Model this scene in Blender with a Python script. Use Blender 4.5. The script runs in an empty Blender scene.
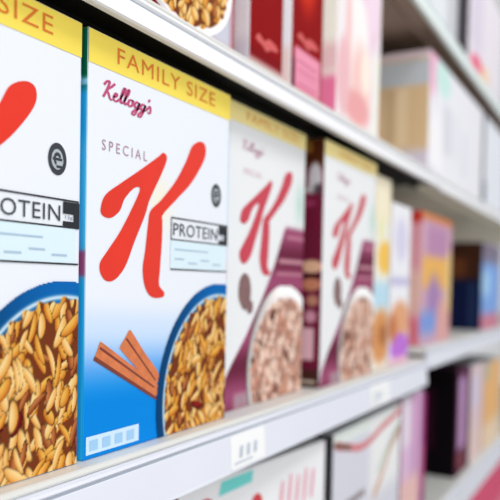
import bpy, bmesh, math, random
import numpy as np
from mathutils import Vector, Matrix
random.seed(4)
C = bpy.context.scene.collection
sc = bpy.context.scene

# ------------------------------------------------------------------ colour and materials
def lin(c):
    return tuple((v/12.92 if v <= .04045 else ((v+.055)/1.055)**2.4) for v in c[:3])
def npl(a):
    a = np.clip(a, 0, 1)
    return np.where(a <= .04045, a/12.92, ((a+.055)/1.055)**2.4)
_m = {}
def mat(name, col, rough=.5, spec=.4, metal=0, noise=0., nscale=40, bump=0.):
    if name in _m: return _m[name]
    m = bpy.data.materials.new(name); m.use_nodes = True
    nt = m.node_tree; b = nt.nodes['Principled BSDF']
    b.inputs['Roughness'].default_value = rough
    b.inputs['Specular IOR Level'].default_value = spec
    b.inputs['Metallic'].default_value = metal
    c = lin(col)
    tc = nt.nodes.new('ShaderNodeTexCoord'); nz = nt.nodes.new('ShaderNodeTexNoise')
    nz.inputs['Scale'].default_value = nscale; nz.inputs['Detail'].default_value = 3
    nt.links.new(tc.outputs['Object'], nz.inputs['Vector'])
    mx = nt.nodes.new('ShaderNodeMix'); mx.data_type = 'RGBA'
    k = 1-noise
    mx.inputs['A'].default_value = (*[v*k for v in c], 1)
    mx.inputs['B'].default_value = (*[min(1, v*(1+noise)) for v in c], 1)
    nt.links.new(nz.outputs['Fac'], mx.inputs['Factor'])
    nt.links.new(mx.outputs['Result'], b.inputs['Base Color'])
    if bump:
        bp = nt.nodes.new('ShaderNodeBump'); bp.inputs['Strength'].default_value = bump
        bp.inputs['Distance'].default_value = .001
        nt.links.new(nz.outputs['Fac'], bp.inputs['Height']); nt.links.new(bp.outputs['Normal'], b.inputs['Normal'])
    _m[name] = m; return m
def attr_mat(name, rough=.42, spec=.35):
    if name in _m: return _m[name]
    m = bpy.data.materials.new(name); m.use_nodes = True
    nt = m.node_tree; b = nt.nodes['Principled BSDF']
    a = nt.nodes.new('ShaderNodeAttribute'); a.attribute_name = 'print'
    nt.links.new(a.outputs['Color'], b.inputs['Base Color'])
    b.inputs['Roughness'].default_value = rough
    b.inputs['Specular IOR Level'].default_value = spec
    _m[name] = m; return m
CARD = attr_mat('printed_card', .65, .08)

# ------------------------------------------------------------------ object helpers
def link_mesh(name, me, m, parent=None, loc=None):
    o = bpy.data.objects.new(name, me); C.objects.link(o)
    if m is not None and not me.materials: me.materials.append(m)
    if parent: o.parent = parent
    if loc: o.location = loc
    return o
def thing(name, label, cat, loc=(0, 0, 0), rotz=0, group=None):
    o = bpy.data.objects.new(name, None); C.objects.link(o)
    o.location = loc; o.rotation_euler = (0, 0, rotz); o.empty_display_size = .03
    tag(o, label, cat, group); return o
def tag(o, label, cat, group=None):
    o['label'] = label; o['category'] = cat
    if group: o['group'] = group
    return o
def box_bm(bm, x0, x1, y0, y1, z0, z1):
    vs = [bm.verts.new(p) for p in [(x0,y0,z0),(x1,y0,z0),(x1,y1,z0),(x0,y1,z0),(x0,y0,z1),(x1,y0,z1),(x1,y1,z1),(x0,y1,z1)]]
    for f in [(0,3,2,1),(4,5,6,7),(0,1,5,4),(1,2,6,5),(2,3,7,6),(3,0,4,7)]:
        bm.faces.new([vs[i] for i in f])
def bm_mesh(bm, name, smooth=False):
    bmesh.ops.recalc_face_normals(bm, faces=bm.faces)
    me = bpy.data.meshes.new(name); bm.to_mesh(me); bm.free(); return me
def extrude_profile(name, prof, x0, x1, m, parent=None):
    bm = bmesh.new()
    a = [bm.verts.new((x0, y, z)) for y, z in prof]; b = [bm.verts.new((x1, y, z)) for y, z in prof]
    n = len(prof)
    for i in range(n): bm.faces.new((a[i], a[(i+1) % n], b[(i+1) % n], b[i]))
    bm.faces.new(a); bm.faces.new(b[::-1])
    return link_mesh(name, bm_mesh(bm, name), m, parent)
def catmull(pts, n=6):
    out = []; N = len(pts)
    for i in range(N):
        p0, p1, p2, p3 = [np.array(pts[(i+k-1) % N], float) for k in range(4)]
        for j in range(n):
            t = j/n
            out.append(tuple(.5*((2*p1)+(-p0+p2)*t+(2*p0-5*p1+4*p2-p3)*t*t+(-p0+3*p1-3*p2+p3)*t**3)))
    return out
def poly_part(name, polys, m, parent, y, th=.00015, smooth=True, n=6):
    """flat printed shapes in the box front plane; polys in metres (x,z)"""
    from mathutils.geometry import tessellate_polygon
    bm = bmesh.new()
    for k, P in enumerate(polys):
        Q = catmull(P, n) if smooth else P
        vs = [bm.verts.new((p[0], y-k*2e-5, p[1])) for p in Q]
        for t in tessellate_polygon([[Vector((p[0], p[1], 0)) for p in Q]]):
            try: bm.faces.new([vs[i] for i in t])
            except ValueError: pass
    me = bpy.data.meshes.new(name)
    for f in bm.faces: 
        f.normal_update()
        if f.normal.y > 0: f.normal_flip()
    bm.to_mesh(me); bm.free()
    return link_mesh(name, me, m, parent)
def text_part(name, s, m, parent, x, z, y, w, h, shear=0., bold=0., space=1., rot=0.):
    """lettering built from font outlines, fitted to a w x h rectangle whose lower left is (x,z)"""
    cu = bpy.data.curves.new(name+'_outline', 'FONT'); cu.body = s; cu.shear = shear; cu.offset = bold
    cu.space_character = space; cu.resolution_u = 3
    t = bpy.data.objects.new('t', cu); C.objects.link(t)
    dg = bpy.context.evaluated_depsgraph_get(); dg.update()
    me = bpy.data.meshes.new_from_object(t.evaluated_get(dg))
    bpy.data.objects.remove(t); bpy.data.curves.remove(cu)
    co = np.array([v.co[:] for v in me.vertices])
    lo, hi = co.min(0), co.max(0)
    cr, sr = math.cos(rot), math.sin(rot)
    for v in me.vertices:
        a = (v.co.x-lo[0])/(hi[0]-lo[0])*w; b = (v.co.y-lo[1])/(hi[1]-lo[1])*h
        v.co = (x+a*cr-b*sr, y, z+a*sr+b*cr)
    me.name = name; me.materials.clear()
    return link_mesh(name, me, m, parent)

# ------------------------------------------------------------------ painted card faces (vertex colours)
def grid_face(nu, nv):
    u, v = np.meshgrid(np.linspace(0, 1, nu), np.linspace(0, 1, nv)); return u, v
def ss(a, b, x):
    t = np.clip((x-a)/(b-a), 0, 1); return t*t*(3-2*t)
def patches(base, plist):
    """returns art(u,v in mm) -> rgb. patch: ('r',x0,z0,x1,z1,rgb,soft) or ('e',cx,cz,rx,rz,rgb,soft)"""
    def f(U, V):
        img = np.zeros(U.shape+(3,)); img[:] = base
        for p in plist:
            k, a, b, c, d, rgb, s = p
            if k == 'r':
                w = ss(a-s, a+s, U)*(1-ss(c-s, c+s, U))*ss(b-s, b+s, V)*(1-ss(d-s, d+s, V))
            else:
                r = np.sqrt(((U-a)/c)**2+((V-b)/d)**2); q = s/max(c, d)
                w = 1-ss(1-q, 1+q, r)
            img = img*(1-w[..., None])+np.array(rgb)*w[..., None]
        return img
    return f
def carton(name, W, D, H, front, side, back=(.8, .8, .8), top=(.9, .9, .9), parent=None, step=2., right=None, topart=None, rnd=.0012):
    """cereal carton: six painted faces meeting in softly rounded edges; origin at base centre; W,D,H metres"""
    V = []; Fc = []; col = []
    def face(org, du, dv, lu, lv, art):
        nu = max(3, int(lu*1000/step)); nv = max(3, int(lv*1000/step))
        u, v = grid_face(nu, nv)
        if callable(art): rgb = art(u*lu*1000, v*lv*1000)
        else: rgb = np.zeros(u.shape+(3,)); rgb[:] = art
        base = sum(len(a) for a in V)
        P = np.array(org)+u[..., None]*np.array(du)*lu+v[..., None]*np.array(dv)*lv
        # round the rim: pull points nearest an outer edge inwards a touch
        n = np.cross(du, dv)
        e = np.minimum(np.minimum(u*lu, (1-u)*lu), np.minimum(v*lv, (1-v)*lv))
        P = P-n*(np.clip(1-e/.002, 0, 1)**2*rnd*.35)[..., None]
        V.append(P.reshape(-1, 3)); col.append(npl(rgb).reshape(-1, 3))
        i = (np.arange(nv-1)[:, None]*nu+np.arange(nu-1)[None]).ravel()+base
        Fc.append(np.stack([i, i+1, i+1+nu, i+nu], 1))
    x, y = W/2, D/2
    face((-x, -y, 0), (1, 0, 0), (0, 0, 1), W, H, front)
    face((-x, y, 0), (0, -1, 0), (0, 0, 1), D, H, side)       # left side: u runs from the back to the front
    face((x, -y, 0), (0, 1, 0), (0, 0, 1), D, H, right if right is not None else side)
    s0 = step; step = 12.
    face((x, y, 0), (-1, 0, 0), (0, 0, 1), W, H, back)
    face((-x, y, 0), (1, 0, 0), (0, -1, 0), W, D, (.6, .55, .5))
    step = s0 if topart else 12.
    face((-x, -y, H), (1, 0, 0), (0, 1, 0), W, D, topart if topart else top)
    V = np.concatenate(V); Fc = np.concatenate(Fc); col = np.concatenate(col)
    me = bpy.data.meshes.new(name)
    me.from_pydata(V.tolist(), [], Fc.tolist())
    bm = bmesh.new(); bm.from_mesh(me)
    bm.free()
    at = me.color_attributes.new('print', 'FLOAT_COLOR', 'POINT')
    at.data.foreach_set('color', np.concatenate([col, np.ones((len(col), 1))], 1).ravel())
    return link_mesh(name, me, CARD, parent)
def top_flaps(W, D, H, col, parent):
    """closed tuck flaps on top of the carton with the seam across"""
    bm = bmesh.new(); t = .0006
    box_bm(bm, -W/2+.002, W/2-.002, -D/2+.0015, D*.12, H-.0003, H+t)
    box_bm(bm, -W/2+.003, W/2-.003, D*.13, D/2-.0015, H-.0003, H+t*.6)
    box_bm(bm, -W*.13, W*.13, D*.10, D*.22, H, H+t*1.6)
    return link_mesh('top_flap', bm_mesh(bm, 'top_flap'), col, parent)

def flakes_img(N, M, seed, size=(15, 5), mode='gold', n=None):
    """paint overlapping cereal flakes; N x M raster at .8 mm"""
    rs = random.Random(seed); cell = .8
    img = np.zeros((M, N, 3)); img[:] = (.46, .21, .10) if mode == 'gold' else (.70, .52, .46)
    U, V = np.meshgrid(np.arange(N)*cell, np.arange(M)*cell)
    n = n or int(N*M*cell*cell/(size[0]*size[1]*.28))
    for _ in range(n):
        cx, cy = rs.uniform(-5, N*cell+5), rs.uniform(-5, M*cell+5)
        L = size[0]*rs.uniform(.5, 1.1)/2; w = size[1]*rs.uniform(.6, 1.2)/2
        a = math.radians(rs.gauss(78, 33)); ca, sa = math.cos(a), math.sin(a)
        du, dv = U-cx, V-cy
        p = du*ca+dv*sa; q = -du*sa+dv*ca+.012*p*p*rs.choice((-1, 1))
        r = (p/L)**2+(q/w)**2
        k = rs.random()
        if mode == 'gold':
            hi, lo = ((1., .93, .70), (.88, .60, .26)) if k < .45 else (((1., .84, .42), (.78, .44, .12)) if k < .80 else ((.88, .58, .32), (.50, .22, .10)))
            if k > .965: hi, lo = (.72, .16, .12), (.36, .06, .06)
        else:
            hi, lo = ((1., .93, .87), (.93, .74, .66)) if k < .6 else (((.93, .74, .64), (.75, .50, .42)) if k < .9 else ((.60, .40, .32), (.36, .22, .18)))
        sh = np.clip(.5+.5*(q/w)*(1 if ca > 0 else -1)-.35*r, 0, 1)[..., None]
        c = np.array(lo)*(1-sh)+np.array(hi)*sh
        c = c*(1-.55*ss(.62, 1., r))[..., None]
        m = (r < 1)[..., None]
        img = np.where(m, c, img)
    return img
def bowl_part(parent, W, y, cx, cz, rx, rz, irx, irz, ring, rim, seed, zmax, mode='gold', size=(15, 5), u0=0, umax=None):
    """printed bowl cut off by the box edge, filled with flakes (mm coordinates from the lower left of the front)"""
    cell = .8; umax = umax or W*1000-.6
    us = np.arange(max(u0+.6, cx-rx-1), umax, cell); vs = np.arange(.6, zmax, cell)
    N, M = len(us), len(vs)
    img = flakes_img(N, M, seed, size, mode)
    U, V = np.meshgrid(us, vs)
    ro = np.sqrt(((U-cx)/rx)**2+((V-cz)/rz)**2); ri = np.sqrt(((U-cx)/irx)**2+((V-cz)/irz)**2)
    wob = .012*np.sin(U*.55)+.014*np.sin(V*.6+U*.2)
    wr = ss(.985, 1.015, ri+wob)[..., None]
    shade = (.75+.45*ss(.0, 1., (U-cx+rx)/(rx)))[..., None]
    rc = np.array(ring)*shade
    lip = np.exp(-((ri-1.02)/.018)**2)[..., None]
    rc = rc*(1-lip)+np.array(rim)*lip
    img = img*(1-wr)+rc*wr
    keep = ro < 1.0
    idx = -np.ones((M, N), int); idx[keep] = np.arange(keep.sum())
    P = [(float(u)/1000-W/2, y, float(v)/1000) for u, v in zip(U[keep], V[keep])]
    F = []
    for j in range(M-1):
        for i in range(N-1):
            q = (idx[j, i], idx[j, i+1], idx[j+1, i+1], idx[j+1, i])
            if min(q) >= 0: F.append([int(t) for t in q])
    me = bpy.data.meshes.new('bowl_picture'); me.from_pydata(P, [], F)
    col = npl(img[keep])
    at = me.color_attributes.new('print', 'FLOAT_COLOR', 'POINT')
    at.data.foreach_set('color', np.concatenate([col, np.ones((len(col), 1))], 1).ravel())
    return link_mesh('bowl_picture', me, CARD, parent)

# ------------------------------------------------------------------ printed artwork of the large cartons (mm)
K1 = [(95,227),(88,214),(73,192),(67,179),(54,157),(44,139),(33,129),(23,127),(16,132),(15,140),(23,149),(37,164),(51,183),(60,198),(53,198),(42,189),(36,179),(26,173),(17,174),(15,179),(20,189),(36,199),(57,211),(82,226),(90,231)]
K2 = [(145,250),(153,247),(151,235),(132,213),(111,197),(91,182),(90,176),(90,163),(88,139),(87,125),(94,119),(92,115),(78,115),(69,122),(65,136),(68,153),(71,172),(74,183),(88,193),(108,211),(123,230),(132,244)]
def letter_K(parent, W, m, y, sx=1, sz=1, ox=0, oz=0):
    f = lambda P: [((ox+sx*(a-15)+15)/1000-W/2, (oz+sz*(b-115)+115)/1000) for a, b in P]
    return poly_part('letter_logo', [f(K1), f(K2)], m, parent, y)
M_red = mat('logo_red', (.90, .18, .09), .4, noise=.12, nscale=25)
M_pinkred = mat('logo_pink_red', (.80, .22, .30), .4, noise=.1)
M_yellow = mat('banner_yellow', (1., .88, .34), .45, noise=.08, nscale=18)
M_paleyellow = mat('banner_pale_yellow', (1., .91, .60), .45, noise=.06, nscale=18)
M_orange = mat('banner_orange_ink', (.88, .47, .12), .5)
M_palor = mat('banner_faded_ink', (.92, .62, .25), .5)
M_script = mat('script_ink', (.76, .28, .46), .5)
M_grey = mat('small_grey_ink', (.70, .56, .62), .5)
M_dark = mat('dark_ink', (.12, .13, .16), .5)
M_mid = mat('mid_ink', (.42, .46, .52), .5)
M_pale = mat('pale_blue_panel', (.87, .945, .98), .5)
M_icon = mat('icon_panel', (.82, .92, 1.), .5)
M_cinn = mat('cinnamon_print', (.84, .47, .28), .5, noise=.35, nscale=120)
M_cinnd = mat('cinnamon_dark_print', (.50, .22, .16), .5, noise=.2)
M_flapw = mat('flap_card_white', (.88, .89, .9), .6)

def rectp(a, b, c, d, W): return [(a/1000-W/2, b/1000), (c/1000-W/2, b/1000), (c/1000-W/2, d/1000), (a/1000-W/2, d/1000)]
def frame_polys(a, b, c, d, t, W):
    return [rectp(a, b, c, b+t, W), rectp(a, d-t, c, d, W), rectp(a, b+t, a+t, d-t, W), rectp(c-t, b+t, c, d-t, W)]
def badge(parent, W, y, cx, cz, r):
    pol = []
    def seg(r0, r1, a0, a1, n=14):
        P = [(cx+.88*r1*math.cos(a0+(a1-a0)*i/n), cz+1.1*r1*math.sin(a0+(a1-a0)*i/n)) for i in range(n+1)]
        P += [(cx+.88*r0*math.cos(a1-(a1-a0)*i/n), cz+1.1*r0*math.sin(a1-(a1-a0)*i/n)) for i in range(n+1)]
        return [(p[0]/1000-W/2, p[1]/1000) for p in P]
    pol.append(seg(r*.62, r, 0, math.pi)); pol.append(seg(r*.66, r, math.pi, 2*math.pi))
    pol.append(rectp(cx-r*.45, cz-1, cx+r*.45, cz+.8, W))
    pol.append(seg(r*.2, r*.42, math.radians(20), math.radians(250)))
    pol.append(rectp(cx-r*.1, cz-r*.6, cx+r*.5, cz-r*.42, W))
    o = poly_part('round_seal', [seg(0.01, r*.7, 0, 2*math.pi)], mat('seal_grey', (.70, .73, .76)), parent, y+.0001, smooth=False)
    return poly_part('seal_ring', pol, mat('seal_ink', (.20, .22, .25)), o, y, smooth=False)

def ribbon(pts, w):
    Q = catmull([pts[0]]+list(pts)+[pts[-1]], 5)[5:-10]
    L, Rr = [], []
    for i, p in enumerate(Q):
        a = np.array(Q[max(0, i-1)]); b = np.array(Q[min(len(Q)-1, i+1)]); d = b-a; n = np.array((-d[1], d[0]))/(np.linalg.norm(d)+1e-9)
        k = w*(.75+.45*abs(n[0]))
        L.append(tuple(np.array(p)+n*k/2)); Rr.append(tuple(np.array(p)-n*k/2))
    return L, Rr
SCRIPT = [[(0, 9), (1.5, 12), (3.5, 12.5), (3, 8), (1.8, 3), (.8, 0)], [(7.5, 12.5), (5.5, 9.5), (2.8, 6.2), (4.2, 4), (6, .6), (8, .2)],
          [(8, 3), (10, 3.8), (10.4, 5.6), (9.2, 5.8), (8.3, 3), (9, .6), (11, .6), (13, 3)],
          [(13, 3), (15.4, 9), (15.6, 12), (14.4, 11), (13.6, 5), (14.2, .6), (16, 1.6)], [(16, 2), (18.6, 9), (18.8, 12), (17.6, 11), (16.8, 5), (17.2, .6), (19.4, 2)],
          [(22, 5.4), (20.2, 4.8), (19.8, 2), (21, .4), (22.8, 1.6), (23, 4.4), (22, 5.4), (24.4, 4.8)],
          [(28, 5), (26, 5.4), (24.8, 2.6), (26, .8), (27.8, 3), (28.4, 5.4), (27.6, 0), (26, -4.6), (24, -4.2), (25.4, -1.4), (29.6, 1.8)],
          [(33, 5), (31, 5.4), (29.8, 2.6), (31, .8), (32.8, 3), (33.4, 5.4), (32.6, 0), (31, -4.6), (29, -4.2), (30.4, -1.4), (34.6, 2)],
          [(35.2, 8.8), (36.4, 11.4)], [(34.6, 1.6), (37, 5.8), (38.2, 3), (37.8, .6), (35.6, .6)]]
def script_word(parent, m, x, z, y, w, t):
    sc_ = w/38.5; bm = bmesh.new()
    for k, st in enumerate(SCRIPT):
        L, Rr = ribbon([(a*sc_+b*sc_*.18, b*sc_) for a, b in st], t)
        A = [bm.verts.new((x+p[0], y-k*1e-5, z+p[1]*.68)) for p in L]; B = [bm.verts.new((x+p[0], y-k*1e-5, z+p[1]*.68)) for p in Rr]
        for i in range(len(A)-1):
            bm.faces.new((A[i], B[i], B[i+1], A[i+1]))
    me = bpy.data.meshes.new('script_logo'); bm.to_mesh(me); bm.free()
    return link_mesh('script_logo', me, m, parent)

def white_blue_front(U, V):
    img = np.zeros(U.shape+(3,)); img[:] = (.925, .94, .97)
    # sky-blue wash that deepens to the bottom
    t = ss(118, 10, 1)*0 + np.clip((118-V-(U-60)*.05)/92, 0, 1)
    pale = np.array((.80, .88, .98)); mid = np.array((.45, .69, .95)); deep = np.array((.0, .53, .88))
    w1 = ss(0, .35, t)[..., None]; w2 = ss(.30, .66, t)[..., None]; w3 = ss(.5, .9, t)[..., None]
    img = img*(1-w1)+pale*w1; img = img*(1-w2)+mid*w2; img = img*(1-w3)+deep*w3
    # creamy glow hugging the big letter
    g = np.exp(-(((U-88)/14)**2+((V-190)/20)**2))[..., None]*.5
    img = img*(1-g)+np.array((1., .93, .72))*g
    return img
def blue_side(U, V):
    img = np.zeros(U.shape+(3,)); img[:] = (.16, .72, .92)
    w = ss(255, 268, V)[..., None]; img = img*(1-w)+np.array((.03, .42, .30))*w
    w = (ss(262, 264, V)*(1-ss(266, 269, V)))[..., None]; img = img*(1-w)+np.array((.6, .85, .95))*w
    w = (ss(120, 135, V)*(1-ss(215, 235, V)))[..., None]*.7; img = img*(1-w)+np.array((.35, .78, .95))*w
    w = (ss(128, 132, V)*(1-ss(146, 150, V)))[..., None]*.8; img = img*(1-w)+np.array((.75, .25, .45))*w
    return img

def blue_box(x0, label, seed):
    W, D, H = .195, .062, .302
    t = thing('cereal_box', label, 'cereal box', (x0+W/2, D/2, 0), 0, 'white and blue family size cereal boxes')
    y = -D/2-.0004
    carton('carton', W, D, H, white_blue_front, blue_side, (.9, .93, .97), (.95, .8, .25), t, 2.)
    top_flaps(W, D, H, M_yellow, t)
    bn = poly_part('yellow_banner', [rectp(.6, 278.5, 194.4, 301.4, W)], M_yellow, t, y, smooth=False)
    text_part('lettering', 'FAMILY SIZE', M_orange, bn, .031-W/2, .2850, y-.0003, .136, .0118, bold=.0, space=1.12)
    script_word(t, M_script, .0145-W/2, .2575, y, .057, .0021)
    text_part('lettering', 'SPECIAL', M_grey, t, .0155-W/2, .2205, y, .053, .0075, bold=.0, space=1.5)
    letter_K(t, W, M_red, y)
    badge(t, W, y, 172.5, 206.5, 9.6)
    # protein panel
    pp = poly_part('pale_panel', [rectp(102, 138.5, 190, 162, W)], M_pale, t, y, smooth=False)
    poly_part('panel_frame', frame_polys(102, 162, 193, 181, 1.1, W)+[rectp(102, 137.5, 193, 138.6, W), rectp(178, 171.5, 193.5, 179.5, W), rectp(178, 162, 193.5, 166.5, W), rectp(188, 162, 193.5, 179.5, W)], M_mid if 0 else M_dark, t, y-.0002, smooth=False)
    text_part('lettering', 'PROTEIN', mat('protein_ink', (.25, .27, .31), .5), t, .1055-W/2, .166, y-.0002, .070, .0105, bold=.0, space=1.05)
    text_part('lettering', '12g', M_mid, t, .180-W/2, .1675, y-.00035, .007, .003)
    poly_part('small_print', [rectp(108+k*20, 146-3*(k % 2), 108+k*20+14, 147.4-3*(k % 2), W) for k in range(4)]+[rectp(108, 154, 160, 155.2, W)], mat('faint_ink', (.68, .78, .86)), pp, y-.0002, smooth=False)
    # cinnamon sticks
    def stick(a, b, w):
        a = np.array(a, float); b = np.array(b, float); d = (b-a)/np.linalg.norm(b-a); n = np.array((-d[1], d[0]))
        P = [a+n*w*.3, a+n*w, a+d*4+n*w*1.15, b*.5+a*.5+n*w*.95, b+n*w*.8, b-n*w*.8, a*.5+b*.5-n*w*.95, a+d*3-n*w*1.1, a-n*w]
        return [((p[0])/1000-W/2, p[1]/1000) for p in P]
    poly_part('cinnamon_picture', [stick((44, 84), (84, 48), 8), stick((13, 77), (84, 40), 6.5)], M_cinn, t, y)
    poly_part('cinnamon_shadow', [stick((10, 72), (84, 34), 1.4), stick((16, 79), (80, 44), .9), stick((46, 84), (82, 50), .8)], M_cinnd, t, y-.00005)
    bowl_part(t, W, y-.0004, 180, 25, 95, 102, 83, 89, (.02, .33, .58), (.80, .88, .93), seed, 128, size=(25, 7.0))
    ic = poly_part('icon_strip', [rectp(2.5, 3.5, 63, 16.5, W)], M_icon, t, y, smooth=False)
    poly_part('small_print', [rectp(6+k*14, 6, 15+k*14, 13.5, W) for k in range(4)], mat('icon_ink', (.64, .81, .95)), ic, y-.0002, smooth=False)
    return t
blue_box(.176, 'leftmost white and blue cereal box, cut by the frame, with the largest flakes picture', 11)
blue_box(.377, 'white cereal box with whole red letter K, cinnamon sticks and blue bottom', 23)

def choc_front(U, V):
    img = np.zeros(U.shape+(3,)); img[:] = (.93, .935, .94)
    # maroon ribbon falling from the right edge to the lower left
    edge = np.interp(V, [0, 8, 20, 45, 75, 110, 150, 185, 200], [0, 2, 6, 28, 60, 92, 122, 142, 152])
    w = (ss(-2.5, 2.5, U-edge)*(1-ss(188, 196, V)))[..., None]
    mar = np.array((.52, .22, .34))+.10*np.sin(V*.11)[..., None]*np.array((1, .8, 1))
    img = img*(1-w)+mar*w
    for (a, b, c, d, col) in [(150, 178, 205, 184, (.80, .55, .62)), (130, 150, 205, 157, (.88, .68, .72)), (125, 136, 205, 142, (.80, .56, .62))]:
        w = (ss(a, a+4, U)*ss(b, b+2, V)*(1-ss(d-2, d, V)))[..., None]*.75; img = img*(1-w)+np.array(col)*w
    # faint mint print right of the letter
    w = np.exp(-(((U-185)/12)**2+((V-222)/22)**2))[..., None]*.55; img = img*(1-w)+np.array((.62, .82, .74))*w
    w = (1-ss(12, 20, V))[..., None]*.6*ss(30, 40, U)[..., None]; img = img*(1-w)+np.array((.80, .70, .72))*w
    return img
def choc_side(U, V):   # U: back -> front
    return patches((.46, .12, .23), [
        ('r', 0, 272, 70, 310, (.32, .14, .05), 3), ('r', 44, 290, 52, 306, (.62, .42, .15), 2),
        ('e', 56, 258, 9, 20, (.88, .86, .88), 4), ('e', 50, 240, 7, 12, (.80, .80, .80), 3), ('e', 60, 244, 5, 8, (.35, .3, .33), 3),
        ('r', 30, 195, 62, 240, (.47, .10, .22), 4), ('e', 46, 228, 12, 5, (.62, .22, .38), 3),
        ('e', 54, 150, 15, 8, (.95, .76, .62), 2), ('e', 54, 128, 13, 8, (.84, .55, .42), 2), ('r', 22, 136, 66, 141, (.20, .06, .06), 2),
        ('e', 56, 108, 8, 7, (.80, .56, .46), 3), ('r', 38, 34, 59, 74, (.98, .78, .82), 1.5), ('e', 54, 88, 8, 8, (.88, .62, .70), 3),
        ('r', 0, 0, 70, 22, (.30, .16, .14), 2), ('r', 44, 5, 62, 9, (.82, .75, .68), 1)])(U, V)
M_curl = mat('chocolate_print', (.52, .38, .38), .5, noise=.4, nscale=160)
def choc_box(x0, y0, label, seed, ox):
    W, D, H = .198, .068, .306
    t = thing('cereal_box', label, 'cereal box', (x0+W/2, y0+D/2, 0), 0, 'white and maroon family size cereal boxes')
    y = -D/2-.0004
    carton('carton', W, D, H, choc_front, choc_side, (.9, .9, .9), (.95, .85, .5), t, 1.6)
    top_flaps(W, D, H, M_paleyellow, t)
    bn = poly_part('yellow_banner', [rectp(.6, 287, W*1000-.6, 305.4, W)], M_paleyellow, t, y, smooth=False)
    text_part('lettering', 'FAMILY SIZE', M_palor, bn, .05-W/2, .2915, y-.0003, .125, .0095, bold=0., space=1.12)
    script_word(t, mat('faded_script_ink', (.80, .58, .68), .5), .042-W/2, .262, y, .046, .0011)
    text_part('lettering', 'SPECIAL', mat('faded_small_ink', (.85, .68, .72), .5), t, .046-W/2, .238, y, .040, .006, space=1.4)
    letter_K(t, W, M_pinkred, y, .87, .88, ox, 22)
    poly_part('chocolate_curl_picture', [[((51+a)/1000-W/2, (107+b)/1000) for a, b in [(0, -6), (-10, 6), (-9, 22), (0, 31), (12, 26), (16, 10), (9, -4)]],
              [((63+a)/1000-W/2, (96+b)/1000) for a, b in [(0, 0), (-5, 6), (0, 14), (8, 12), (8, 3)]]], M_curl, t, y)
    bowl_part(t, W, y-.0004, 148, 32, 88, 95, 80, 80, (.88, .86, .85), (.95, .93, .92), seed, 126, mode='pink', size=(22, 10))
    poly_part('small_print', [rectp(38+k*13, 4, 47+k*13, 13, W) for k in range(3)], mat('icon_ink_grey', (.66, .55, .60)), t, y, smooth=False)
    return t
choc_box(.577, .013, 'white and maroon cereal box with red K, half tucked behind its neighbour, pale cereal bowl', 5, 26)
choc_box(.802, 0., 'white cereal box with blurred red K and maroon chocolate-patterned left side', 8, 17)

# ------------------------------------------------------------------ shelving
M_lip = mat('white_enamel_rail', (.91, .92, .96), .35, noise=.03, nscale=8)
M_deck = mat('shelf_enamel', (.88, .88, .86), .45, noise=.05, nscale=12)
M_undershade = mat('shaded_underside', (.07, .07, .065), .6, noise=.2)  # near-black colour stands in for the shade beneath the shelves
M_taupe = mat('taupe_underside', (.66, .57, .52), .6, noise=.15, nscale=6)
M_back = mat('shelf_back_brown', (.42, .28, .22), .7, noise=.25, nscale=5)
M_groove_shade = mat('rail_groove_shade', (.62, .65, .70), .5)  # grey strip painting the shadow line along the rail's groove
def shelf(label, x0, x1, ztop, drop, yoff, under, deckm=M_deck, d=.42, lipm=M_lip):
    t = thing('store_shelf', label, 'shelf', (x0, yoff, ztop))
    L = x1-x0
    yb = d-yoff
    th = .018
    # sheet-metal deck with a rolled front edge
    extrude_profile('deck', [(-.012, 0), (-.0135, -.0008), (-.0145, -.003), (-.013, -.005), (-.010, -.006), (-.010, -th+.004), (yb, -th+.004), (yb, 0)], 0, L, deckm, t)
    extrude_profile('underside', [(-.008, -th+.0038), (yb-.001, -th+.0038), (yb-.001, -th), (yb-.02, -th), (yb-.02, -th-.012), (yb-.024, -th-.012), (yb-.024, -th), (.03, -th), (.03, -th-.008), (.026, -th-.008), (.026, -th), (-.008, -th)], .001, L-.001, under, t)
    pr_ = extrude_profile('price_rail', [(-.0125, -.0055), (-.0170, -.0065), (-.0178, -.0085), (-.0160, -.0105), (-.0172, -.0125), (-.0195, -drop+.004), (-.0200, -drop+.001), (-.0180, -drop), (-.0120, -drop+.0005), (-.0115, -drop+.003), (-.0140, -drop+.004), (-.0125, -.012)], 0, L, lipm, t)
    extrude_profile('rail_groove_shade', [(-.0163, -.0102), (-.0170, -.0118), (-.0150, -.0118), (-.0150, -.0102)], .002, L-.002, M_groove_shade, pr_)
    return t
X0, XJ, X1 = -.75, 1.315, 3.3
XM = 1.256   # joint of the main shelf
shelf('long white shelf edge running under the large letter K cereal boxes', X0, XM, 0, .047, 0, M_undershade)
shelf('far right shelf section carrying the blurred light blue carton', XM+.004, X1, .020, .040, 0, M_undershade)
shelf('white shelf edge above the large cereal boxes carrying the red cartons', X0, XJ, .337, .027, 0, M_undershade, lipm=mat('bright_white_rail', (.97, .97, .98), .35))
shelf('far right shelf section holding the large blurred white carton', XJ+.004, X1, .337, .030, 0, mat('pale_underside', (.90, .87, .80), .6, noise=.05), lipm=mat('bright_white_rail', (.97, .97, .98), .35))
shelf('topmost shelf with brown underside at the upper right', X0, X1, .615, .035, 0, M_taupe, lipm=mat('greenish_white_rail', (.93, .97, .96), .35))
shelf('lower shelf section below the price label, under the white cartons lying down', X0, XJ, -.30, .05, 0, M_undershade)
shelf('lower right shelf section in front of the dark purple box', XJ+.004, X1, -.30, .065, 0, M_undershade)
shelf('bottom shelf under the pink carton in the lower right corner', X0, X1, -.63, .05, 0, M_undershade)
def struct(name, x0, x1, y0, y1, z0, z1, m):
    bm = bmesh.new(); box_bm(bm, x0, x1, y0, y1, z0, z1)
    o = link_mesh(name, bm_mesh(bm, name), m); o['kind'] = 'structure'; return o
struct('wall_back', X0-.05, X1+.05, .4205, .45, -1.0, 1.15, M_back)
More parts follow.
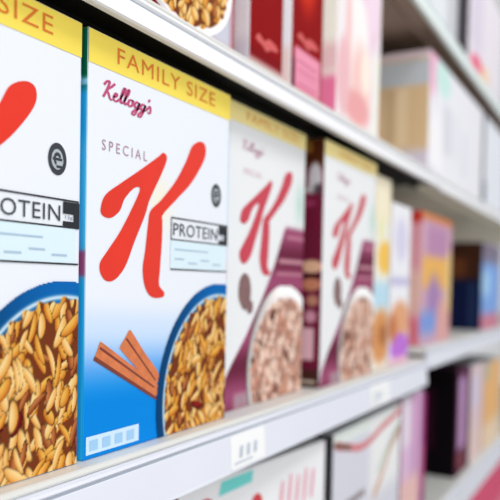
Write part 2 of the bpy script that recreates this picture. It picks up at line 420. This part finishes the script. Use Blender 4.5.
struct('floor', X0-1, X1+1, -2.4, .45, -1.02, -1.0, mat('floor_vinyl', (.80, .79, .77), .35, noise=.08, nscale=3))

# price labels in the rails
def price_tag(x, z, w, h, yf, label, k=3):
    t = thing('price_tag', label, 'price tag', (x, yf, z), 0, 'price labels on the shelf rail')
    bm = bmesh.new()
    a = math.radians(4)
    box_bm(bm, -w/2, w/2, -.0008, .0002, -h, 0)
    bmesh.ops.rotate(bm, verts=bm.verts, cent=(0, 0, 0), matrix=Matrix.Rotation(-a, 3, 'X'))
    link_mesh('label_card', bm_mesh(bm, 'label_card'), mat('label_white', (.99, .99, .99), .4), t)
    rs = random.Random(k); pol = []
    for i in range(4): pol.append([(p[0], p[1]) for p in rectp(0, 0, 5, 9, 0)])
    pol = []
    for i in range(3):
        u = -w/2+.014+i*.014
        pol.append([(u, -h*.72), (u+.006, -h*.70), (u+.0075, -h*.35), (u+.002, -h*.38)])
    pol.append([(-w/2+.004, -h*.86), (-w/2+.04, -h*.86), (-w/2+.04, -h*.81), (-w/2+.004, -h*.81)])
    o = poly_part('small_print', pol, mat('label_print', (.74, .78, .84)), t, -.0012, smooth=False)
    for v in o.data.vertices: v.co.y = -.0012+v.co.z*math.tan(a)
    return t
price_tag(.586, -.0125, .066, .031, -.0178, 'white price label clipped to the shelf rail below the maroon cereal box')
price_tag(.985, -.0125, .085, .031, -.0178, 'blurred white price label on the rail right of the last letter K box', 4)

# ------------------------------------------------------------------ other cartons
def plain_box(label, x0, x1, y0, D, z, H, front, side, parts=None, step=4., top=(.9, .9, .9), topart=None, name='cereal_box', cat='cereal box', group=None, flap=M_flapw, rot=0):
    W = x1-x0
    t = thing(name, label, cat, (x0+W/2, y0+D/2, z), rot, group)
    carton('carton', W, D, H, front, side, (.8, .8, .8), top, t, step, topart=topart)
    top_flaps(W, D, H, flap, t)
    if parts: parts(t, W, D, H)
    return t
Zu = .337
# upper shelf
def c1(t, W, D, H):
    bowl_part(t, W, -D/2-.0004, 122, 52, 74, 52, 66, 45, (.86, .83, .84), (.97, .96, .95), 31, 124, size=(18, 9), umax=W*1000-.6)
plain_box('dark red cereal box with bowl picture on the shelf above, mostly cut by the frame', .375, .577, .0, .07, Zu, .225,
          patches((.58, .05, .08), [('r', 150, 0, 200, 60, (.80, .80, .85), 12), ('r', 0, 0, 120, 12, (.5, .05, .07), 4)]), (.7, .1, .12), c1, 2., flap=mat('flap_red', (.6, .1, .1)))
def spine(t, W, D, H, low):
    y = -D/2-.0004
    P = [[((a)*W*.8-W*.42, .018+b*.022) for a, b in [(.1+.8*a_, .9+.6*b_) for a_, b_ in [(0, .5), (.15, 1), (.4, .7), (.6, 1.05), (.95, .9), (1.05, .5), (.7, .3), (.5, 0), (.3, .3)]]]]
    P = [[(p[0], p[1]+low) for p in P[0]]]
    poly_part('emblem', P, mat('salmon_print', (.84, .34, .34)), t, y)
redspine = patches((.56, .01, .03), [('e', 35, 150, 26, 60, (.80, .16, .08), 22), ('r', -5, 0, 90, 14, (.80, .70, .68), 4), ('r', -5, 14, 90, 24, (.50, .02, .06), 4)])
redspine2 = patches((.56, .01, .03), [('e', 38, 160, 30, 60, (.82, .20, .08), 22), ('r', 8, 8, 80, 54, (.93, .60, .70), 3), ('r', 16, 14, 70, 16, (.80, .42, .55), 1), ('r', 16, 22, 70, 24, (.80, .42, .55), 1), ('r', 16, 30, 70, 32, (.80, .42, .55), 1), ('r', 16, 38, 70, 40, (.80, .42, .55), 1), ('r', -2, 0, 9, 40, (.35, .02, .15), 3)])
wside = patches((.96, .97, .99), [('r', 60, 0, 190, 30, (.86, .85, .90), 10)])
plain_box('red-spined carton with white face, first after the bowl picture box', .607, .680, .0, .19, Zu, .24, redspine, wside, lambda t, W, D, H: spine(t, W, D, H, -.012), 3., flap=mat('flap_red', (.6, .1, .1)), group='red-spined cartons on the upper shelf')
plain_box('red-spined carton with pink facts panel, second of two red spines', .702, .788, .0, .19, Zu, .24, redspine2, patches((.98, .96, .97), [('r', 120, 0, 190, 50, (.97, .85, .83), 10)]), lambda t, W, D, H: spine(t, W, D, H, .020), 3., flap=mat('flap_red', (.6, .1, .1)), group='red-spined cartons on the upper shelf')
plain_box('pale pink and cream carton with flame-like swirls left of the open gap', .833, 1.003, .0, .07, Zu, .245,
          patches((.95, .92, .93), [('e', 105, 175, 55, 60, (.93, .78, .86), 25), ('e', 30, 190, 16, 26, (.76, .68, .72), 10), ('e', 75, 130, 45, 55, (.97, .96, .95), 15),
                   ('e', 90, 60, 40, 55, (.97, .80, .78), 22), ('e', 75, 30, 50, 22, (.93, .66, .66), 18), ('e', 40, 120, 12, 60, (.96, .80, .80), 12), ('e', 130, 190, 25, 50, (.96, .86, .92), 14), ('e', 25, 60, 22, 50, (.93, .74, .76), 12), ('r', 140, -5, 175, 120, (.95, .94, .90), 8), ('e', 110, 85, 20, 30, (.98, .93, .88), 10)]),
          patches((1., .98, .93), [('r', -5, 0, 90, 55, (.95, .50, .66), 8), ('r', -5, 60, 90, 95, (.95, .80, .80), 10)]), None, 3.)
M_tan = mat('flap_tan', (.75, .66, .52), .6)
plain_box('large white carton with tan and grey side panel beyond the open gap', 1.285, 1.80, .0, .20, Zu, .222,
          patches((.94, .935, .96), [('e', 25, 195, 30, 50, (.95, .72, .82), 20), ('e', 105, 190, 60, 30, (.80, .93, .90), 20), ('r', 110, 55, 180, 150, (.87, .87, .90), 10),
                   ('r', 210, 55, 240, 150, (.90, .90, .93), 10), ('r', 290, 30, 330, 130, (.90, .90, .94), 10), ('e', 60, 60, 50, 60, (.98, .97, .98), 20), ('r', 0, 0, 60, 14, (.86, .84, .90), 6)]),
          patches((.92, .79, .61), [('r', -5, 160, 260, 205, (.82, .84, .86), 5), ('r', -5, 208, 260, 230, (.95, .87, .90), 4), ('r', -5, 0, 260, 42, (.90, .86, .92), 12), ('r', 140, 50, 160, 155, (.97, .86, .70), 6), ('r', 120, 50, 135, 155, (.84, .72, .56), 6)]),
          None, 4., name='carton_box', cat='carton', flap=M_tan)
plain_box('white carton at the right edge on the shelf holding the large white carton', 1.835, 2.15, .0, .12, Zu, .222,
          patches((.93, .94, .97), [('r', -5, 0, 30, 60, (.62, .64, .70), 8)]), (.45, .48, .52), None, 5., name='carton_box', cat='carton')
# topmost shelf
Zt = .615
plain_box('white carton on the topmost shelf left of the dark slot', 1.22, 1.49, .0, .12, Zt, .25,
          patches((.90, .91, .93), [('r', 180, 0, 300, 250, (.80, .80, .82), 14), ('r', -5, 0, 80, 25, (.83, .90, .88), 8)]), (.8, .8, .82), None, 5., name='carton_box', cat='carton')
plain_box('white carton with pink emblem on the topmost shelf at the right edge', 1.60, 2.05, .0, .13, Zt, .25,
          patches((.93, .90, .93), [('e', 105, 28, 70, 24, (.95, .35, .50), 14), ('r', 20, 60, 160, 220, (.88, .84, .90), 20), ('e', 210, 30, 50, 24, (.98, .85, .70), 14)]), (.33, .32, .34), None, 5., name='carton_box', cat='carton')
# main shelf beyond the letter K boxes
plain_box('slim cream carton with yellow disc, just right of the last letter K box', 1.012, 1.088, .004, .10, 0, .294,
          patches((.95, .94, .90), [('r', -5, 225, 90, 300, (.97, .93, .82), 8), ('e', 50, 172, 34, 26, (.97, .78, .36), 10), ('e', 30, 215, 14, 18, (.93, .92, .72), 8), ('r', -5, 92, 90, 135, (.75, .88, .95), 12), ('e', 40, 50, 48, 42, (.86, .60, .38), 14), ('e', 50, 52, 20, 16, (.70, .44, .26), 10)]),
          (.80, .70, .52), None, 3., top=(.5, .3, .1))
plain_box('white carton with lavender print and purple bowl next to the pink-edged box', 1.094, 1.205, .004, .08, 0, .262,
          patches((.95, .95, .97), [('e', 55, 205, 34, 35, (.86, .84, .93), 14), ('r', 0, 130, 110, 142, (.76, .74, .88), 8), ('e', 60, 70, 55, 34, (.90, .66, .50), 16), ('e', 62, 26, 54, 24, (.76, .46, .86), 12), ('r', 0, -5, 110, 10, (.93, .75, .80), 6), ('e', 18, 60, 24, 22, (.80, .48, .30), 12)]),
          (.85, .82, .85), None, 3.)
plain_box('blurred mauve and yellow box with orange top and coral left side', 1.262, 1.500, .0, .09, .0201, .245,
          patches((.82, .66, .74), [('r', -5, 232, 260, 280, (.84, .52, .28), 8), ('r', 40, 160, 200, 225, (.74, .55, .70), 18), ('r', 10, 105, 230, 165, (.94, .72, .38), 12), ('e', 100, 85, 50, 44, (.66, .52, .72), 26), ('r', -5, 20, 120, 62, (.50, .62, .88), 18), ('r', 130, 0, 240, 80, (.88, .66, .64), 18), ('r', 200, 60, 245, 180, (.92, .80, .55), 14)]),
          patches((.93, .66, .70), [('r', -5, 225, 100, 280, (.84, .22, .18), 8), ('r', -5, 60, 100, 140, (.95, .78, .72), 14), ('r', -5, 0, 100, 50, (.90, .50, .56), 12)]), None, 4.)
plain_box('light blue carton with dark navy side at the right end of the main shelf', 1.850, 2.12, .0, .15, .0201, .225,
          patches((.52, .68, .93), [('r', -5, 175, 280, 240, (.52, .48, .56), 18), ('r', -5, -5, 280, 40, (.84, .52, .60), 16), ('e', 60, 120, 60, 36, (.68, .84, .98), 20)]),
          patches((.05, .09, .24), [('r', -5, 130, 180, 240, (.24, .13, .08), 14), ('r', 60, 135, 110, 185, (.40, .22, .12), 14), ('r', 118, 0, 135, 120, (.14, .20, .34), 6)]), None, 4.)
# lower shelf
ZL = -.30
def boxA(t, W, D, H):
    y = -D/2-.0004
    cz = H
    poly_part('teal_stripe', [[(-.078, H-.004), (-.020, H-.003), (-.022, H-.016), (-.082, H-.018)]], mat('teal_print', (.45, .86, .84)), t, y, smooth=False)
    def blob(cx, cz, r): return [(cx+r*math.cos(a)*.9, cz+r*math.sin(a)) for a in [i*math.pi/4 for i in range(8)]]
    def arc(cx, cz, r, w, a0, a1, n=8):
        return [(cx+(r+w)*math.cos(a0+(a1-a0)*i/n), cz+(r+w)*math.sin(a0+(a1-a0)*i/n)) for i in range(n+1)]+[(cx+r*math.cos(a1-(a1-a0)*i/n), cz+r*math.sin(a1-(a1-a0)*i/n)) for i in range(n+1)]
    poly_part('red_print', [blob(-.012, H-.044, .013)], mat('red_print_ink', (.84, .22, .26)), t, y, n=4)
    poly_part('red_print', [arc(-.105, H-.034, .010, .009, .3, 4.6), blob(-.105, H-.036, .007)], mat('red_print_ink', (.84, .22, .26)), t, y, n=4)
    pk = [[(.035+i*.018, H-.062), (.041+i*.018, H-.062), (.045+i*.018, H-.032+.004*(i % 2)), (.039+i*.018, H-.032+.004*(i % 2))] for i in range(5)]
    poly_part('pink_lettering', pk, mat('pink_print_ink', (.93, .66, .72)), t, y, n=3)
plain_box('white carton with red and teal print right below the price label', .545, .836, .016, .065, ZL, .230,
          patches((.95, .95, .96), [('r', -5, 0, 300, 150, (.92, .92, .94), 14)]), (.45, .10, .14), boxA, 3., rot=-.10)
def boxB(t, W, D, H):
    y = -D/2-.0004
    def band(pts, w):
        up = [(a, b) for a, b in pts]; dn = [(a, b-w) for a, b in pts[::-1]]; return up+dn
    poly_part('red_swoosh', [band([(-.145, H-.010), (-.10, H-.020), (-.05, H-.030), (0, H-.028), (.05, H-.018), (.10, H-.012), (.148, H-.004)], .011)], mat('rose_print_ink', (.86, .52, .54)), t, y, n=4)
    poly_part('swoosh_tip', [band([(-.146, H-.011), (-.12, H-.017), (-.09, H-.024)], .008)], mat('brown_print_ink', (.52, .36, .32)), t, y-.0003, n=4)
    poly_part('slanting_print', [band([(.02, H-.115), (.06, H-.090), (.10, H-.055), (.145, H-.035)], .014)], mat('peach_print_ink', (.86, .68, .58)), t, y, n=4)
    poly_part('green_print', [band([(.04, H-.085), (.08, H-.060), (.11, H-.045), (.145, H-.028)], .008)], mat('sage_print_ink', (.74, .84, .76)), t, y, n=4)
    poly_part('brown_lettering', [[(-.14+i*.017, H-.110), (-.128+i*.017, H-.110), (-.128+i*.017, H-.100), (-.14+i*.017, H-.100)] for i in range(7)], mat('umber_print_ink', (.50, .42, .42)), t, y, smooth=False)
plain_box('pale carton lying down with rose swoosh, beside the white carton', .855, 1.160, .0, .065, ZL, .232,
          patches((.86, .86, .90), [('r', -5, 215, 320, 240, (.92, .95, .93), 5), ('r', 150, 110, 320, 230, (.95, .95, .95), 20)]), (.25, .25, .28), boxB, 3.)
plain_box('narrow lilac and pink carton right of the rose swoosh carton', 1.168, 1.320-.012, .0, .08, ZL, .236,
          patches((.88, .74, .86), [('r', -5, 150, 60, 240, (.92, .86, .92), 12), ('r', 70, 80, 100, 240, (.80, .58, .76), 10), ('r', -5, -5, 150, 90, (.93, .76, .74), 18), ('r', 120, 0, 150, 240, (.70, .46, .66), 8)]),
          (.5, .2, .4), None, 4.)
plain_box('dark plum box with pale lilac stripe behind the lower right rail', 1.600, 1.742, .0, .16, ZL, .245,
          patches((.30, .08, .22), [('r', 22, 55, 92, 225, (.78, .62, .80), 12), ('r', 20, 12, 80, 50, (.55, .28, .30), 10)]),
          patches((.035, .01, .03), [('r', 90, 60, 112, 200, (.16, .03, .09), 8)]), None, 4., flap=mat('flap_plum', (.25, .08, .2)))
plain_box('pale pink carton squeezed between plum and orange boxes', 1.748, 1.915, .0, .10, ZL, .235,
          patches((.90, .80, .82), [('r', 20, 130, 120, 210, (.86, .82, .90), 16), ('r', -5, -5, 170, 80, (.92, .82, .80), 16)]), (.7, .5, .6), None, 5.)
plain_box('orange carton at the right edge on the lower shelf', 1.925, 2.20, .0, .10, ZL, .225,
          patches((.96, .75, .50), [('r', -5, -5, 280, 60, (.96, .86, .74), 20), ('r', -5, 180, 90, 240, (.80, .76, .64), 16)]), (.8, .6, .4), None, 5.)
plain_box('small magenta-edged carton standing back in the dark gap of the lower shelf', 1.330, 1.376, .012, .05, ZL, .222,
          patches((.62, .10, .42), [('r', 14, 30, 34, 120, (.85, .35, .50), 6)]), (.4, .08, .28), None, 5., flap=mat('flap_plum', (.25, .08, .2)))
plain_box('rose pink carton on the bottom shelf at the lower right corner', 1.55, 2.5, .0, .12, -.63, .25,
          patches((.90, .36, .50), [('r', 0, 0, 1000, 120, (.93, .55, .62), 20)]), (.6, .1, .3), None, 8., top=(.9, .4, .5), flap=mat('flap_rose', (.9, .4, .52)))

# ------------------------------------------------------------------ light
w = bpy.data.worlds.new('shop'); sc.world = w; w.use_nodes = True
bg = w.node_tree.nodes['Background']; bg.inputs[0].default_value = (.96, .98, 1, 1); bg.inputs[1].default_value = .62
def area(name, loc, tgt, sx, sy, e, col=(1, 1, 1)):
    l = bpy.data.lights.new(name, 'AREA'); l.shape = 'RECTANGLE'; l.size = sx; l.size_y = sy; l.energy = e; l.color = col
    o = bpy.data.objects.new(name, l); C.objects.link(o); o.location = loc
    o.rotation_euler = (Vector(tgt)-Vector(loc)).to_track_quat('-Z', 'Y').to_euler(); return o
area('tube_and_fill_light', (.9, -1.3, 1.9), (.9, 0, .1), 3.2, .5, 25)
area('tube_and_fill_light', (-1.1, -1.9, .75), (.8, 0, .1), 2.4, .9, 29)  # added low fill, no ceiling tube: lifts shaded box tops and left faces

# ------------------------------------------------------------------ camera
yaw, pitch, roll = .4959, -.0346, .0208
F = Vector((math.cos(yaw)*math.cos(pitch), math.sin(yaw)*math.cos(pitch), math.sin(pitch)))
R = F.cross(Vector((0, 0, 1))).normalized(); U = R.cross(F)
R, U = R*math.cos(roll)+U*math.sin(roll), -R*math.sin(roll)+U*math.cos(roll)
cd = bpy.data.cameras.new('camera'); cam = bpy.data.objects.new('camera', cd); C.objects.link(cam)
M = Matrix((R, U, -F)).transposed().to_4x4(); M.translation = Vector((0, -.3349, .1274)); cam.matrix_world = M
cd.sensor_width = 36; cd.lens = 704.7/500*36; cd.shift_y = 58/500
cd.clip_start = .01
cd.dof.use_dof = True; cd.dof.focus_distance = .49; cd.dof.aperture_fstop = 4.8
sc.camera = cam
sc.view_settings.view_transform = 'Standard'; sc.view_settings.look = 'None'
sc.view_settings.exposure = -.06
